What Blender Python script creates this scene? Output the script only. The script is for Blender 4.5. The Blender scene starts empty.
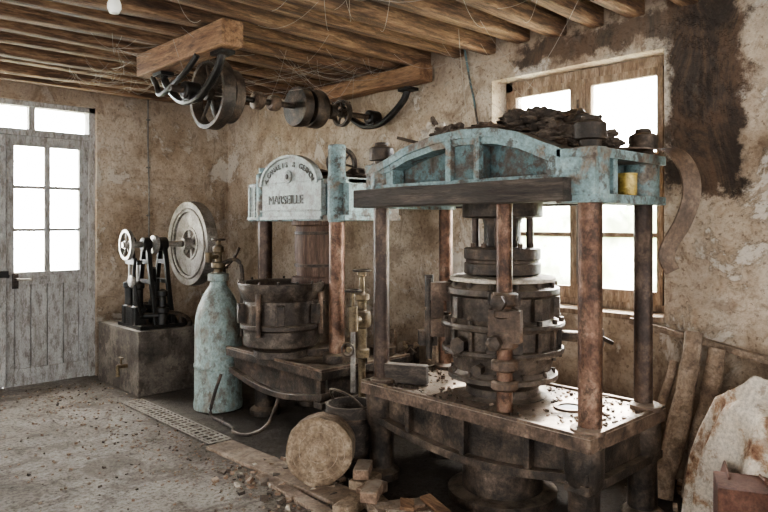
import bpy, bmesh, math, random
from mathutils import Vector, Matrix, noise
random.seed(7)
R=math.radians
# ---------------------------------------------------------------- materials
def N(nt,t,**k):
    n=nt.nodes.new(t)
    for a,b in k.items(): setattr(n,a,b)
    return n
def newmat(name):
    m=bpy.data.materials.new(name); m.use_nodes=True
    nt=m.node_tree; return m,nt,nt.nodes['Principled BSDF']
def ramp(nt,src,stops):
    r=N(nt,'ShaderNodeValToRGB'); e=r.color_ramp.elements
    while len(e)<len(stops): e.new(0.5)
    for i,(p,c) in enumerate(stops):
        e[i].position=p; e[i].color=(c[0],c[1],c[2],1)
    nt.links.new(src,r.inputs[0]); return r.outputs[0]
def noi(nt,vec,scale,detail=6,rough=.6,dist=0):
    n=N(nt,'ShaderNodeTexNoise'); n.inputs['Scale'].default_value=scale
    n.inputs['Detail'].default_value=detail; n.inputs['Roughness'].default_value=rough
    n.inputs['Distortion'].default_value=dist
    nt.links.new(vec,n.inputs['Vector']); return n.outputs['Fac']
def mixc(nt,fac,a,b,mode='MIX'):
    n=N(nt,'ShaderNodeMix',data_type='RGBA',blend_type=mode)
    for s,v in ((n.inputs[0],fac),(n.inputs[6],a),(n.inputs[7],b)):
        if isinstance(v,(int,float)): s.default_value=v
        elif isinstance(v,tuple): s.default_value=(*v[:3],1)
        else: nt.links.new(v,s)
    return n.outputs[2]
def mth(nt,op,a,b=0.0,c=None,clamp=False):
    n=N(nt,'ShaderNodeMath',operation=op,use_clamp=clamp)
    for i,v in enumerate((a,b,c)):
        if v is None: continue
        if isinstance(v,(int,float)): n.inputs[i].default_value=v
        else: nt.links.new(v,n.inputs[i])
    return n.outputs[0]
def mrange(nt,v,a,b,c=0,d=1):
    n=N(nt,'ShaderNodeMapRange',interpolation_type='SMOOTHSTEP')
    nt.links.new(v,n.inputs[0])
    for i,x in enumerate((a,b,c,d)): n.inputs[i+1].default_value=x
    return n.outputs[0]
def coords(nt,scale=(1,1,1)):
    tc=N(nt,'ShaderNodeTexCoord'); mp=N(nt,'ShaderNodeMapping'); mp.inputs['Scale'].default_value=scale
    nt.links.new(tc.outputs['Object'],mp.inputs[0]); return mp.outputs[0]
def bump(nt,bs,h,strength=.4,dist=.02):
    b=N(nt,'ShaderNodeBump'); b.inputs['Strength'].default_value=strength; b.inputs['Distance'].default_value=dist
    nt.links.new(h,b.inputs['Height']); nt.links.new(b.outputs[0],bs.inputs['Normal'])
def weathered(name,stops,scale=6,rough=.8,metal=0,bmp=.4,dust=None,dustamt=.7,stretch=(1,1,1),fine=60,grime=.35,grimec=(.035,.022,.015)):
    m,nt,bs=newmat(name); v=coords(nt,stretch)
    n1=noi(nt,v,scale,8,.68,.3); n2=noi(nt,v,fine,4,.7); n3=noi(nt,v,scale*2.1,7,.75,.2)
    c=ramp(nt,n1,stops)
    c=mixc(nt,mrange(nt,n3,.50,.60,0,grime),c,grimec)
    c=mixc(nt,.6,c,ramp(nt,n2,[(.3,(.35,.33,.3)),(.62,(1.15,1.12,1.1))]),'MULTIPLY')
    if dust:
        g=N(nt,'ShaderNodeNewGeometry'); s=N(nt,'ShaderNodeSeparateXYZ'); nt.links.new(g.outputs['Normal'],s.inputs[0])
        up=mrange(nt,s.outputs[2],.35,.95,0,1)
        nn=mrange(nt,noi(nt,v,scale*1.7,5),.3,.62,.15,1)
        f=mth(nt,'MULTIPLY',mth(nt,'MULTIPLY',up,nn),dustamt)
        c=mixc(nt,f,c,dust)
    nt.links.new(c,bs.inputs['Base Color'])
    bs.inputs['Metallic'].default_value=metal
    rr=mth(nt,'MULTIPLY_ADD',n1,.35,rough-.18,clamp=True); nt.links.new(rr,bs.inputs['Roughness'])
    h=mth(nt,'ADD',mth(nt,'MULTIPLY',n3,.7),mth(nt,'MULTIPLY',n2,.3)); bump(nt,bs,h,bmp,.02)
    return m
DUST=(.38,.31,.245)
M={}
BR=(.075,.047,.032)
M['blue']=weathered('aged_blue_paint',[(.32,(.06,.042,.03)),(.41,(.2,.165,.13)),(.47,(.18,.25,.25)),(.58,(.25,.345,.35)),(.75,(.38,.445,.43))],5,.6,.05,.35,(.33,.255,.19),.9,grime=.8,grimec=BR)
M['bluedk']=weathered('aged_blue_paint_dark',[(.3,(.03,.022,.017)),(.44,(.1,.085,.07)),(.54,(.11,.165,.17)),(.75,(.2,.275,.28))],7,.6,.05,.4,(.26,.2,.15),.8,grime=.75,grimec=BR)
M['plate']=weathered('pale_blue_plate',[(.3,(.2,.17,.14)),(.40,(.33,.35,.33)),(.6,(.44,.49,.47)),(.8,(.54,.57,.54))],6,.6,.05,.25,DUST,.6,grime=.5,grimec=(.17,.135,.1))
M['iron']=weathered('rusty_dark_iron',[(.3,(.013,.011,.009)),(.45,(.042,.032,.025)),(.58,(.1,.072,.053)),(.75,(.24,.175,.125))],8,.5,.4,.5,(.28,.22,.165),.7)
M['rust']=weathered('brown_rust',[(.3,(.03,.02,.014)),(.46,(.1,.065,.045)),(.6,(.2,.135,.095)),(.78,(.4,.3,.22))],9,.55,.3,.5,DUST,.6)
M['pot']=weathered('grey_cast_iron',[(.3,(.024,.019,.015)),(.46,(.065,.05,.04)),(.6,(.14,.11,.086)),(.78,(.3,.245,.195))],8,.42,.45,.6,DUST,.7,grime=.5)
M['col']=weathered('rusty_iron_column',[(.32,(.04,.02,.013)),(.46,(.125,.064,.04)),(.58,(.22,.13,.088)),(.76,(.42,.3,.22))],9,.4,.55,.4,DUST,.4,(1,1,.8),grime=.65)
M['coldk']=weathered('dark_iron_column',[(.3,(.02,.013,.01)),(.5,(.06,.038,.028)),(.7,(.16,.11,.08))],9,.42,.5,.35,DUST,.4,(1,1,.8))
M['steel']=weathered('dull_steel',[(.3,(.19,.165,.14)),(.5,(.36,.335,.305)),(.7,(.57,.545,.51))],7,.42,.5,.2,DUST,.4,grime=.3)
M['black']=weathered('black_iron',[(.3,(.006,.006,.006)),(.55,(.02,.018,.016)),(.78,(.07,.058,.048))],9,.42,.4,.3,(.2,.16,.12),.5)
M['brass']=weathered('tarnished_brass',[(.3,(.06,.04,.022)),(.5,(.15,.11,.065)),(.7,(.32,.25,.155))],10,.5,.5,.3,DUST,.5)
M['table']=weathered('press_bed_top',[(.3,(.08,.055,.04)),(.45,(.2,.15,.11)),(.6,(.37,.295,.225)),(.75,(.52,.43,.345))],7,.34,.35,.5,(.44,.36,.285),.5)
M['tank']=weathered('pale_blue_tank_paint',[(.3,(.14,.11,.08)),(.40,(.25,.25,.215)),(.52,(.29,.365,.345)),(.75,(.43,.485,.45))],7,.6,.1,.3,DUST,.5,(1,1,.7),grime=.6,grimec=(.11,.08,.058))
M['conc']=weathered('oily_concrete',[(.3,(.03,.024,.019)),(.45,(.095,.077,.062)),(.6,(.19,.16,.132)),(.78,(.36,.32,.275))],3,.7,0,.5,(.33,.28,.225),.6,(1,1,1),45,grime=.65)
M['joist']=weathered('old_joist_wood',[(.30,(.032,.016,.010)),(.42,(.10,.052,.029)),(.55,(.22,.127,.072)),(.75,(.43,.295,.187))],3,.8,0,1.0,None,0,(.7,6,6),26,.6,(.04,.024,.016))
M['boards']=weathered('ceiling_board_wood',[(.28,(.035,.022,.015)),(.45,(.11,.073,.049)),(.6,(.22,.158,.11)),(.78,(.42,.34,.265))],3,.85,0,.6,None,0,(4,.6,1),30,.5)
M['beam']=weathered('timber_beam_wood',[(.28,(.09,.04,.02)),(.45,(.22,.115,.06)),(.6,(.34,.2,.113)),(.78,(.47,.31,.195))],3,.75,0,.9,None,0,(5,.6,5),30,.5)
M['dkwood']=weathered('dark_oiled_wood',[(.3,(.02,.015,.012)),(.5,(.06,.046,.037)),(.72,(.17,.135,.105))],4,.75,0,.6,DUST,.4,(4,.6,6),30)
M['barrel']=weathered('barrel_wood',[(.3,(.04,.022,.016)),(.5,(.11,.064,.045)),(.72,(.24,.16,.115))],6,.75,0,.5,None,0,(6,6,.6),30)
M['palewood']=weathered('pale_dusty_wood',[(.3,(.12,.078,.054)),(.48,(.27,.195,.137)),(.7,(.48,.385,.3))],5,.85,0,.5,DUST,.3,(1.5,1.5,1.5),40)
M['endgrain']=weathered('log_end_grain',[(.3,(.12,.075,.043)),(.46,(.26,.185,.12)),(.7,(.46,.36,.26))],9,.85,0,.8,grime=.6,grimec=(.13,.085,.052))
M['frame']=weathered('weathered_window_wood',[(.3,(.12,.075,.048)),(.48,(.26,.18,.12)),(.7,(.48,.38,.29))],6,.8,0,.4,DUST,.5,(3,3,.6))
M['door']=weathered('grey_painted_door',[(.30,(.16,.13,.105)),(.40,(.34,.32,.295)),(.55,(.46,.445,.425)),(.8,(.57,.555,.53))],6,.7,0,.35,DUST,.4,(2.5,2.5,.8),grime=.6,grimec=(.15,.115,.09))
M['sack']=weathered('stained_sackcloth',[(.36,(.13,.05,.026)),(.43,(.40,.26,.165)),(.48,(.64,.55,.44)),(.75,(.78,.72,.64))],4,.9,0,.5,grime=.55,grimec=(.22,.115,.065))
M['card']=weathered('old_cardboard',[(.3,(.05,.02,.013)),(.5,(.12,.052,.033)),(.72,(.22,.115,.08))],4,.85,0,.25)
M['brick']=weathered('dusty_brick',[(.3,(.15,.09,.06)),(.5,(.31,.205,.14)),(.7,(.48,.365,.28))],8,.9,0,.5,(.45,.38,.3),.7)
M['belt']=weathered('dry_leather_belt',[(.3,(.05,.03,.02)),(.5,(.14,.09,.06)),(.7,(.3,.22,.16))],6,.5,0,.3)
M['rag']=weathered('dusty_rag',[(.3,(.02,.015,.011)),(.5,(.08,.058,.043)),(.7,(.21,.16,.12))],9,.9,0,.6,DUST,.5)
M['tin']=weathered('yellow_tin',[(.3,(.25,.15,.05)),(.5,(.5,.36,.1)),(.75,(.68,.56,.28))],12,.4,.3,.1)
M['cream']=weathered('cream_cloth',[(.3,(.33,.27,.205)),(.5,(.56,.49,.4)),(.75,(.72,.67,.59))],8,.9,0,.4,grime=.2)
M['grate']=weathered('iron_grate',[(.3,(.1,.082,.068)),(.5,(.24,.205,.172)),(.7,(.42,.37,.32))],8,.6,.3,.3,(.42,.36,.29),.6)
M['pipe']=weathered('grey_pipe',[(.3,(.11,.093,.078)),(.5,(.23,.205,.18)),(.7,(.4,.37,.33))],8,.6,.2,.2)
m,nt,bs=newmat('hole_shade_black'); bs.inputs['Base Color'].default_value=(.004,.004,.004,1); M['holeshade']=m  # flat black, paints in the shade inside openings
m,nt,bs=newmat('engraved_paint'); bs.inputs['Base Color'].default_value=(.06,.05,.04,1); M['ink']=m
m,nt,bs=newmat('bulb_glass'); bs.inputs['Base Color'].default_value=(.85,.82,.75,1); bs.inputs['Roughness'].default_value=.15; M['bulb']=m
m,nt,bs=newmat('cobweb'); bs.inputs['Base Color'].default_value=(.6,.53,.45,1); bs.inputs['Alpha'].default_value=.6; M['web']=m
m,nt,bs=newmat('foliage'); v=coords(nt); nt.links.new(ramp(nt,noi(nt,v,6),[(.35,(.2,.3,.1)),(.65,(.5,.6,.3))]),bs.inputs['Base Color']); M['leaf']=m
m,nt,bs=newmat('dry_grass'); v=coords(nt); nt.links.new(ramp(nt,noi(nt,v,2),[(.35,(.3,.33,.2)),(.65,(.5,.5,.36))]),bs.inputs['Base Color']); M['grass']=m
m=bpy.data.materials.new('dirty_glass'); m.use_nodes=True; nt=m.node_tree; nt.nodes.clear()
o=N(nt,'ShaderNodeOutputMaterial'); mx=N(nt,'ShaderNodeMixShader'); t=N(nt,'ShaderNodeBsdfTransparent'); g=N(nt,'ShaderNodeBsdfTranslucent')
g.inputs[0].default_value=(.85,.84,.8,1); v=coords(nt); f=mrange(nt,noi(nt,v,4),.4,.75,.05,.35)
nt.links.new(f,mx.inputs[0]); nt.links.new(t.outputs[0],mx.inputs[1]); nt.links.new(g.outputs[0],mx.inputs[2]); nt.links.new(mx.outputs[0],o.inputs[0]); M['glass']=m
def plaster(name,soot=False):
    m,nt,bs=newmat(name); v=coords(nt); vv=coords(nt,(1,1,.4))
    n1=noi(nt,v,1.3,9,.66,.5); n2=noi(nt,v,6,8,.72); n3=noi(nt,v,42,5,.75); n4=noi(nt,v,2.2,9,.76,.4); n5=noi(nt,vv,3.6,9,.8,.7)
    c=ramp(nt,n1,[(.32,(.30,.22,.155)),(.42,(.44,.345,.255)),(.52,(.54,.445,.35)),(.68,(.65,.57,.475))])
    c=mixc(nt,.8,c,ramp(nt,n2,[(.34,(.5,.41,.34)),(.46,(.90,.86,.81)),(.6,(1.04,1.02,1.0))]),'MULTIPLY')
    c=mixc(nt,.65,c,ramp(nt,n3,[(.34,(.47,.42,.37)),(.5,(1.0,1.0,1.0))]),'MULTIPLY')
    c=mixc(nt,mrange(nt,n4,.55,.61,0,.65),c,(.67,.61,.53))
    c=mixc(nt,mrange(nt,n4,.45,.38,0,.6),c,(.22,.155,.108))
    c=mixc(nt,mrange(nt,n5,.54,.64,0,.6),c,(.19,.13,.09))
    fl=mrange(nt,noi(nt,v,30,3,.6),.61,.67,0,.6); c=mixc(nt,fl,c,(.12,.078,.052))
    s=N(nt,'ShaderNodeSeparateXYZ'); nt.links.new(v,s.inputs[0])
    z=s.outputs[2]; y=s.outputs[1]
    zz=mth(nt,'ADD',z,mth(nt,'MULTIPLY',mth(nt,'SUBTRACT',n2,.5),1.1))
    low_=mrange(nt,zz,.15,1.1,.6,0); c=mixc(nt,low_,c,(.15,.105,.075))  # plaster colour goes darker brown towards the foot of the wall
    top_=mrange(nt,zz,2.4,2.95,0,.65); c=mixc(nt,top_,c,(.17,.115,.08))
    if soot:
        w=mth(nt,'MULTIPLY',mth(nt,'SUBTRACT',n2,.5),.4)
        y2=mth(nt,'ADD',y,w); z2=mth(nt,'ADD',z,mth(nt,'MULTIPLY',w,1.3))
        def boxm(y0,y1,z0,z1,e=.04):
            a=mth(nt,'MULTIPLY',mrange(nt,y2,y0-e,y0+e),mrange(nt,y2,y1-e,y1+e,1,0))
            b=mth(nt,'MULTIPLY',mrange(nt,z2,z0-e,z0+e),mrange(nt,z2,z1-e,z1+e,1,0))
            return mth(nt,'MULTIPLY',a,b)
        k=mth(nt,'MAXIMUM',boxm(1.31,1.75,1.68,2.86),mth(nt,'MULTIPLY',boxm(1.4,2.85,2.60,2.80),.9))
        k=mth(nt,'MAXIMUM',k,mth(nt,'MULTIPLY',boxm(1.45,1.80,1.0,1.8,.1),.3))
        k=mth(nt,'MULTIPLY',k,mrange(nt,n2,.2,.45,.8,.96))
        c=mixc(nt,k,c,mixc(nt,mrange(nt,n5,.40,.60),(.022,.014,.010),(.10,.058,.035)))
    nt.links.new(c,bs.inputs['Base Color']); bs.inputs['Roughness'].default_value=.92
    h=mth(nt,'ADD',mth(nt,'MULTIPLY',n2,.8),mth(nt,'MULTIPLY',n3,.25)); h=mth(nt,'ADD',h,mrange(nt,n4,.54,.58,0,.25)); bump(nt,bs,h,.75,.035)
    return m
M['plaster']=plaster('stained_plaster'); M['plastersoot']=plaster('stained_plaster_soot',True)
m,nt,bs=newmat('dusty_concrete_floor'); v=coords(nt)
n1=noi(nt,v,.9,9,.65,.5); n2=noi(nt,v,5,8,.75); n3=noi(nt,v,40,5,.75); n4=noi(nt,v,1.9,8,.72,.6)
c=ramp(nt,n1,[(.3,(.19,.155,.122)),(.42,(.31,.265,.222)),(.55,(.42,.372,.32)),(.72,(.54,.49,.435))])
c=mixc(nt,.85,c,ramp(nt,n2,[(.35,(.38,.33,.285)),(.48,(.88,.86,.83)),(.65,(1.12,1.1,1.08))]),'MULTIPLY')
c=mixc(nt,.8,c,ramp(nt,n3,[(.37,(.36,.32,.28)),(.52,(1.0,1.0,1.0))]),'MULTIPLY')
c=mixc(nt,mrange(nt,n4,.51,.59,0,.6),c,(.14,.108,.083))
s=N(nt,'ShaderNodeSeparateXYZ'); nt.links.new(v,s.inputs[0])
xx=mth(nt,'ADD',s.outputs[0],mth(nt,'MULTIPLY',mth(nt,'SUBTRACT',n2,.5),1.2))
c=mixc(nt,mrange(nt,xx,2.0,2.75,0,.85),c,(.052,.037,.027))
nt.links.new(c,bs.inputs['Base Color']); bs.inputs['Roughness'].default_value=.85
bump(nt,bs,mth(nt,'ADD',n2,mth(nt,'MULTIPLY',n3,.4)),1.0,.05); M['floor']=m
# ---------------------------------------------------------------- builder
def trk(d): return Vector(d).normalized().to_track_quat('Z','Y').to_matrix().to_4x4()
class B:
    def __init__(s,name): s.bm=bmesh.new(); s.mats=[]; s.name=name
    def mi(s,k):
        if k not in s.mats: s.mats.append(k)
        return s.mats.index(k)
    def _f(s,vs,k):
        i=s.mi(k)
        for v in vs:
            for f in v.link_faces: f.material_index=i
    def box(s,c,size,k,rot=None):
        mt=Matrix.Translation(c)
        if rot: mt=mt@Matrix.Rotation(R(rot[2]),4,'Z')@Matrix.Rotation(R(rot[1]),4,'Y')@Matrix.Rotation(R(rot[0]),4,'X')
        mt=mt@Matrix.Diagonal((*size,1))
        r=bmesh.ops.create_cube(s.bm,size=1,matrix=mt); s._f(r['verts'],k)
    def bb(s,x0,x1,y0,y1,z0,z1,k): s.box(((x0+x1)/2,(y0+y1)/2,(z0+z1)/2),(abs(x1-x0),abs(y1-y0),abs(z1-z0)),k)
    def cyl(s,p0,p1,r,k,r2=None,seg=24):
        p0=Vector(p0);p1=Vector(p1); d=p1-p0
        mt=Matrix.Translation((p0+p1)/2)@trk(d)
        q=bmesh.ops.create_cone(s.bm,cap_ends=True,segments=seg,radius1=r,radius2=r if r2 is None else r2,depth=d.length,matrix=mt); s._f(q['verts'],k)
    def lathe(s,c,prof,k,seg=36,axis=(0,0,1),closed=False):
        mt=Matrix.Translation(c)@trk(axis); rings=[]
        for r,z in prof:
            r=max(r,.0008)
            rings.append([s.bm.verts.new(mt@Vector((r*math.cos(2*math.pi*i/seg),r*math.sin(2*math.pi*i/seg),z))) for i in range(seg)])
        i=s.mi(k); n=len(rings)
        for a in range(n if closed else n-1):
            A=rings[a];Bq=rings[(a+1)%n]
            for j in range(seg):
                f=s.bm.faces.new((A[j],A[(j+1)%seg],Bq[(j+1)%seg],Bq[j])); f.material_index=i
        if not closed:
            for q in (rings[0],rings[-1]): s.bm.faces.new(q).material_index=i
    def prism(s,poly,x0,x1,k):
        i=s.mi(k)
        a=[s.bm.verts.new((x0,y,z)) for y,z in poly]; b=[s.bm.verts.new((x1,y,z)) for y,z in poly]
        s.bm.faces.new(a).material_index=i; s.bm.faces.new(b).material_index=i
        n=len(poly)
        for j in range(n): s.bm.faces.new((a[j],a[(j+1)%n],b[(j+1)%n],b[j])).material_index=i
    def strip(s,top,bot,x0,x1,k):
        s.prism(list(top)+list(reversed(bot)),x0,x1,k)
    def loft(s,rings,k,cap=True):
        i=s.mi(k); rr=[[s.bm.verts.new(p) for p in q] for q in rings]; n=len(rr[0])
        for a in range(len(rr)-1):
            for j in range(n): s.bm.faces.new((rr[a][j],rr[a][(j+1)%n],rr[a+1][(j+1)%n],rr[a+1][j])).material_index=i
        if cap:
            for q in (rr[0],rr[-1]): s.bm.faces.new(q).material_index=i
    def tube(s,pts,r,k,seg=8,flat=1.0):
        pts=[Vector(p) for p in pts]; rings=[]
        for i,p in enumerate(pts):
            d=(pts[min(i+1,len(pts)-1)]-pts[max(i-1,0)]).normalized()
            up=Vector((0,0,1)) if abs(d.z)<.9 else Vector((0,1,0))
            u=d.cross(up).normalized(); w=u.cross(d)
            rr=r[i] if isinstance(r,(list,tuple)) else r
            rings.append([p+u*rr*math.cos(2*math.pi*j/seg)+w*rr*flat*math.sin(2*math.pi*j/seg) for j in range(seg)])
        s.loft(rings,k)
    def beam(s,p0,p1,w,h,k,seg=8,jit=.01,ch=.25):
        p0=Vector(p0);p1=Vector(p1); d=(p1-p0).normalized()
        up=Vector((0,0,1)) if abs(d.z)<.8 else Vector((1,0,0))
        u=d.cross(up).normalized(); v=u.cross(d); rings=[]
        sx=random.random()*50
        for i in range(seg+1):
            t=i/seg; c=p0.lerp(p1,t)+u*noise.noise((t*3+sx,1,0))*jit*2+v*noise.noise((t*3+sx,5,0))*jit
            ww=w/2*(1+noise.noise((t*4+sx,9,0))*jit*8); hh=h/2*(1+noise.noise((t*4+sx,13,0))*jit*5); e=ch*min(ww,hh)
            rings.append([c+u*a+v*b for a,b in ((-ww+e,-hh),(ww-e,-hh),(ww,-hh+e),(ww,hh-e),(ww-e,hh),(-ww+e,hh),(-ww,hh-e),(-ww,-hh+e))])
        s.loft(rings,k)
    def torus(s,c,axis,Rr,r,k,seg=28):
        s.lathe(c,[(Rr+r*math.cos(a*math.pi/4),r*math.sin(a*math.pi/4)) for a in range(8)],k,seg,axis,True)
    def blob(s,c,size,k,amp=.3,fr=1.5,sub=3):
        o=Vector((random.random()*90,random.random()*90,0))
        q=bmesh.ops.create_icosphere(s.bm,subdivisions=sub,radius=1)
        for v in q['verts']:
            n=noise.noise(v.co*fr+o)+.4*noise.noise(v.co*fr*3+o)
            v.co=v.co*(1+amp*n); v.co=Vector((v.co.x*size[0]+c[0],v.co.y*size[1]+c[1],v.co.z*size[2]+c[2]))
        s._f(q['verts'],k)
    def wheel(s,c,Rr,w,rim,k,spokes=6,hub=.05,axis=(1,0,0),sw=.03):
        c=Vector(c); s.lathe(c,[(Rr,-w/2),(Rr,w/2),(Rr-rim,w/2),(Rr-rim,-w/2)],k,48,axis,True)
        s.cyl(c-Vector(axis)*w*.6,c+Vector(axis)*w*.6,hub,k)
        for i in range(spokes):
            a=2*math.pi*i/spokes+.2; d=trk(axis)@Vector((math.cos(a),math.sin(a),0))
            s.cyl(c+d*hub*.8,c+d*(Rr-rim*.6),sw/2,k,sw/2.6,8)
    def bolts(s,c,Rr,n,k,r=.012,h=.025,ph=0):
        for i in range(n):
            a=2*math.pi*i/n+ph; p=Vector(c)+Vector((Rr*math.cos(a),Rr*math.sin(a),0))
            s.cyl(p,p+Vector((0,0,h)),r,k,seg=6)
    def done(s,bevel=.004,sharp=35):
        bmesh.ops.recalc_face_normals(s.bm,faces=s.bm.faces)
        me=bpy.data.meshes.new(s.name); s.bm.to_mesh(me); s.bm.free()
        for k in s.mats: me.materials.append(M[k])
        me.shade_smooth(); me.set_sharp_from_angle(angle=R(sharp))
        ob=bpy.data.objects.new(s.name,me); bpy.context.collection.objects.link(ob)
        if bevel:
            b=ob.modifiers.new('bevel','BEVEL'); b.width=bevel; b.segments=2; b.limit_method='ANGLE'; b.angle_limit=R(40)
        return ob
def catm(pts,n=6):
    P=[Vector(q) for q in pts]; o=[]
    for i in range(len(P)-1):
        a=P[max(i-1,0)];c0=P[i];c1=P[i+1];d=P[min(i+2,len(P)-1)]
        for j in range(n):
            t=j/n; o.append(.5*((2*c0)+(c1-a)*t+(2*a-5*c0+4*c1-d)*t*t+(3*c0-a-3*c1+d)*t**3))
    o.append(P[-1]); return o
# ---------------------------------------------------------------- room
X0,Y0,H=3.97,6.80,2.93
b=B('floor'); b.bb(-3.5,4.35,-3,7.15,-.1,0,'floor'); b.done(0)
b=B('ceiling'); b.bb(-3.5,4.35,-3,7.15,H+.02,H+.1,'boards')
x=-3.5
while x<4.3:
    w=random.uniform(.14,.24); b.bb(x+.004,min(x+w-.004,4.35),-3,7.15,H-random.uniform(0,.008),H+.03,'boards'); x+=w
b.done(0)
wy0,wy1,wz0,wz1=1.76,3.04,.95,2.56
b=B('wall_right')
b.bb(X0,4.35,-3,wy0,0,H,'plastersoot'); b.bb(X0,4.35,wy1,7.15,0,H,'plastersoot')
b.bb(X0,4.35,wy0,wy1,0,wz0,'plastersoot'); b.bb(X0,4.35,wy0,wy1,wz1,H,'plastersoot'); b.done(0)
dx0,dx1,dz=1.2,2.5,2.66
b=B('wall_back')
b.bb(-3.5,dx0,Y0,7.15,0,H,'plaster'); b.bb(dx1,X0,Y0,7.15,0,H,'plaster'); b.bb(dx0,dx1,Y0,7.15,dz,H,'plaster'); b.done(0)
b=B('ceiling_joists'); y=.35
while y<6.75:
    w=random.uniform(.08,.125)
    b.beam((-3.3,y+random.uniform(-.08,.08),2.86),(3.965,y+random.uniform(-.02,.02),2.85+random.uniform(-.015,.015)),w,random.uniform(.12,.17),'joist',60,.03,.16)
    y+=random.uniform(.27,.38)
b.done(0,50)
# window
b=B('window_1'); fx=4.13; ya,yb=wy0+.01,wy1-.01; ym=(ya+yb)/2
b.bb(fx,fx+.08,ya,ya+.06,wz0,wz1,'frame'); b.bb(fx,fx+.08,yb-.06,yb,wz0,wz1,'frame')
b.bb(fx,fx+.08,ya,yb,wz1-.07,wz1,'frame'); b.bb(fx,fx+.08,ya,yb,wz0,wz0+.05,'frame')
b.bb(fx-.03,fx+.04,ym-.04,ym+.04,wz0+.05,wz1-.07,'frame')
for a,c in ((ya+.06,ym-.04),(ym+.04,yb-.06)):
    b.bb(fx-.02,fx+.03,a,a+.04,wz0+.05,wz1-.07,'frame'); b.bb(fx-.02,fx+.03,c-.04,c,wz0+.05,wz1-.07,'frame')
    b.bb(fx-.019,fx+.029,a,c,wz1-.12,wz1-.07,'frame'); b.bb(fx-.019,fx+.029,a,c,wz0+.05,wz0+.13,'frame')
    for zz in (1.42,1.93): b.bb(fx-.01,fx+.02,a+.03,c-.03,zz,zz+.03,'frame')
    b.bb(fx+.004,fx+.008,a+.03,c-.03,wz0+.1,wz1-.1,'glass')
b.cyl((fx-.05,ym,1.1),(fx-.05,ym,2.35),.01,'iron',seg=8)
b.done(.004)
b=B('trim_window_sill'); b.bb(X0-.03,4.14,wy0,wy1,wz0-.035,wz0-.001,'frame'); b.done(.006)
# door
b=B('door_1'); dy=Y0+.06
b.bb(dx0,dx0+.06,dy-.02,dy+.1,0,dz,'door'); b.bb(dx1-.06,dx1,dy-.02,dy+.1,0,dz,'door')
b.bb(dx0,dx1,dy-.02,dy+.1,dz-.05,dz,'door'); b.bb(dx0,dx1,dy-.03,dy+.1,2.335,2.395,'door')
b.bb(1.9,1.955,dy,dy+.08,2.395,2.61,'door')
b.bb(1.26,2.44,dy+.045,dy+.05,2.395,2.61,'glass')
def leaf(x0,x1):
    b.bb(x0,x0+.085,dy,dy+.05,.002,2.334,'door'); b.bb(x1-.085,x1,dy,dy+.05,.002,2.334,'door')
    b.bb(x0+.085,x1-.085,dy,dy+.05,2.24,2.334,'door'); b.bb(x0+.085,x1-.085,dy,dy+.05,.94,1.06,'door')
    b.bb(x0+.085,x1-.085,dy,dy+.05,.002,.16,'door')
    b.bb(x0+.08,x1-.08,dy+.036,dy+.044,.15,.95,'door')
    n=4; w=(x1-x0-.17)/n
    for i in range(n): b.bb(x0+.085+i*w+.004,x0+.085+(i+1)*w-.004,dy+.014,dy+.036,.16,.94,'door')
    xm=(x0+x1)/2
    if x1-x0>.6: b.bb(xm-.025,xm+.025,dy+.005,dy+.045,1.06,2.24,'door')
    for zz in (1.44,1.84): b.bb(x0+.085,x1-.085,dy+.008,dy+.042,zz,zz+.03,'door')
    b.bb(x0+.08,x1-.08,dy+.022,dy+.026,1.05,2.25,'glass')
leaf(1.69,2.44); leaf(1.26,1.68)
b.bb(1.64,1.70,dy-.025,dy,.02,2.33,'door')
b.box((1.78,dy-.012,.98),(.05,.02,.14),'iron'); b.cyl((1.78,dy-.02,1.0),(1.78,dy-.07,1.0),.01,'iron',seg=8); b.cyl((1.78,dy-.07,1.0),(1.9,dy-.07,.99),.011,'cream',seg=8)
b.box((1.64,dy-.05,1.05),(.14,.05,.06),'black'); b.cyl((1.5,dy-.05,1.07),(1.72,dy-.05,1.03),.018,'black',seg=8)
b.box((2.06,dy+.0,1.0),(.2,.012,.03),'door')
b.done(.004)
# ---------------------------------------------------------------- press 1
p=B('hydraulic_press'); cx,cy=3.03,2.25
tx0,tx1,ty0,ty1=2.65,3.40,1.50,3.00
p.bb(tx0,tx1,ty0,ty1,.505,.565,'table'); p.bb(tx0-.004,tx0+.01,ty0,ty1,.50,.562,'rust'); p.bb(tx0,tx1,ty0-.004,ty0+.01,.50,.562,'rust')
for q in ((tx0,tx0+.025,ty0,ty1),(tx1-.025,tx1,ty0,ty1),(tx0+.025,tx1-.025,ty0,ty0+.025),(tx0+.025,tx1-.025,ty1-.025,ty1)): p.bb(*q,.565,.578,'rust')
tp=[];bt=[];lo=[]
for i in range(21):
    t=i/20; yy=ty0+.02+(ty1-ty0-.04)*t; sag=math.sin(math.pi*t)
    tp.append((yy,.505)); bt.append((yy,.40-.09*sag)); lo.append((yy,.36-.09*sag))
p.strip(tp,bt,tx0+.07,tx0+.11,'iron'); p.strip(bt,lo,tx0+.015,tx0+.14,'iron')
p.strip(tp,bt,tx1-.11,tx1-.07,'iron'); p.strip(bt,lo,tx1-.14,tx1-.02,'iron')
p.bb(tx0+.02,tx1-.02,ty0+.05,ty0+.09,.34,.505,'iron'); p.bb(tx0+.02,tx1-.02,ty1-.09,ty1-.05,.34,.505,'iron')
p.bb(tx0+.005,tx1-.01,ty0+.01,ty0+.13,.31,.35,'iron')
for yy in (1.85,2.25,2.65): p.bb(tx0+.03,tx0+.08,yy-.015,yy+.015,.31,.505,'iron')
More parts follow.
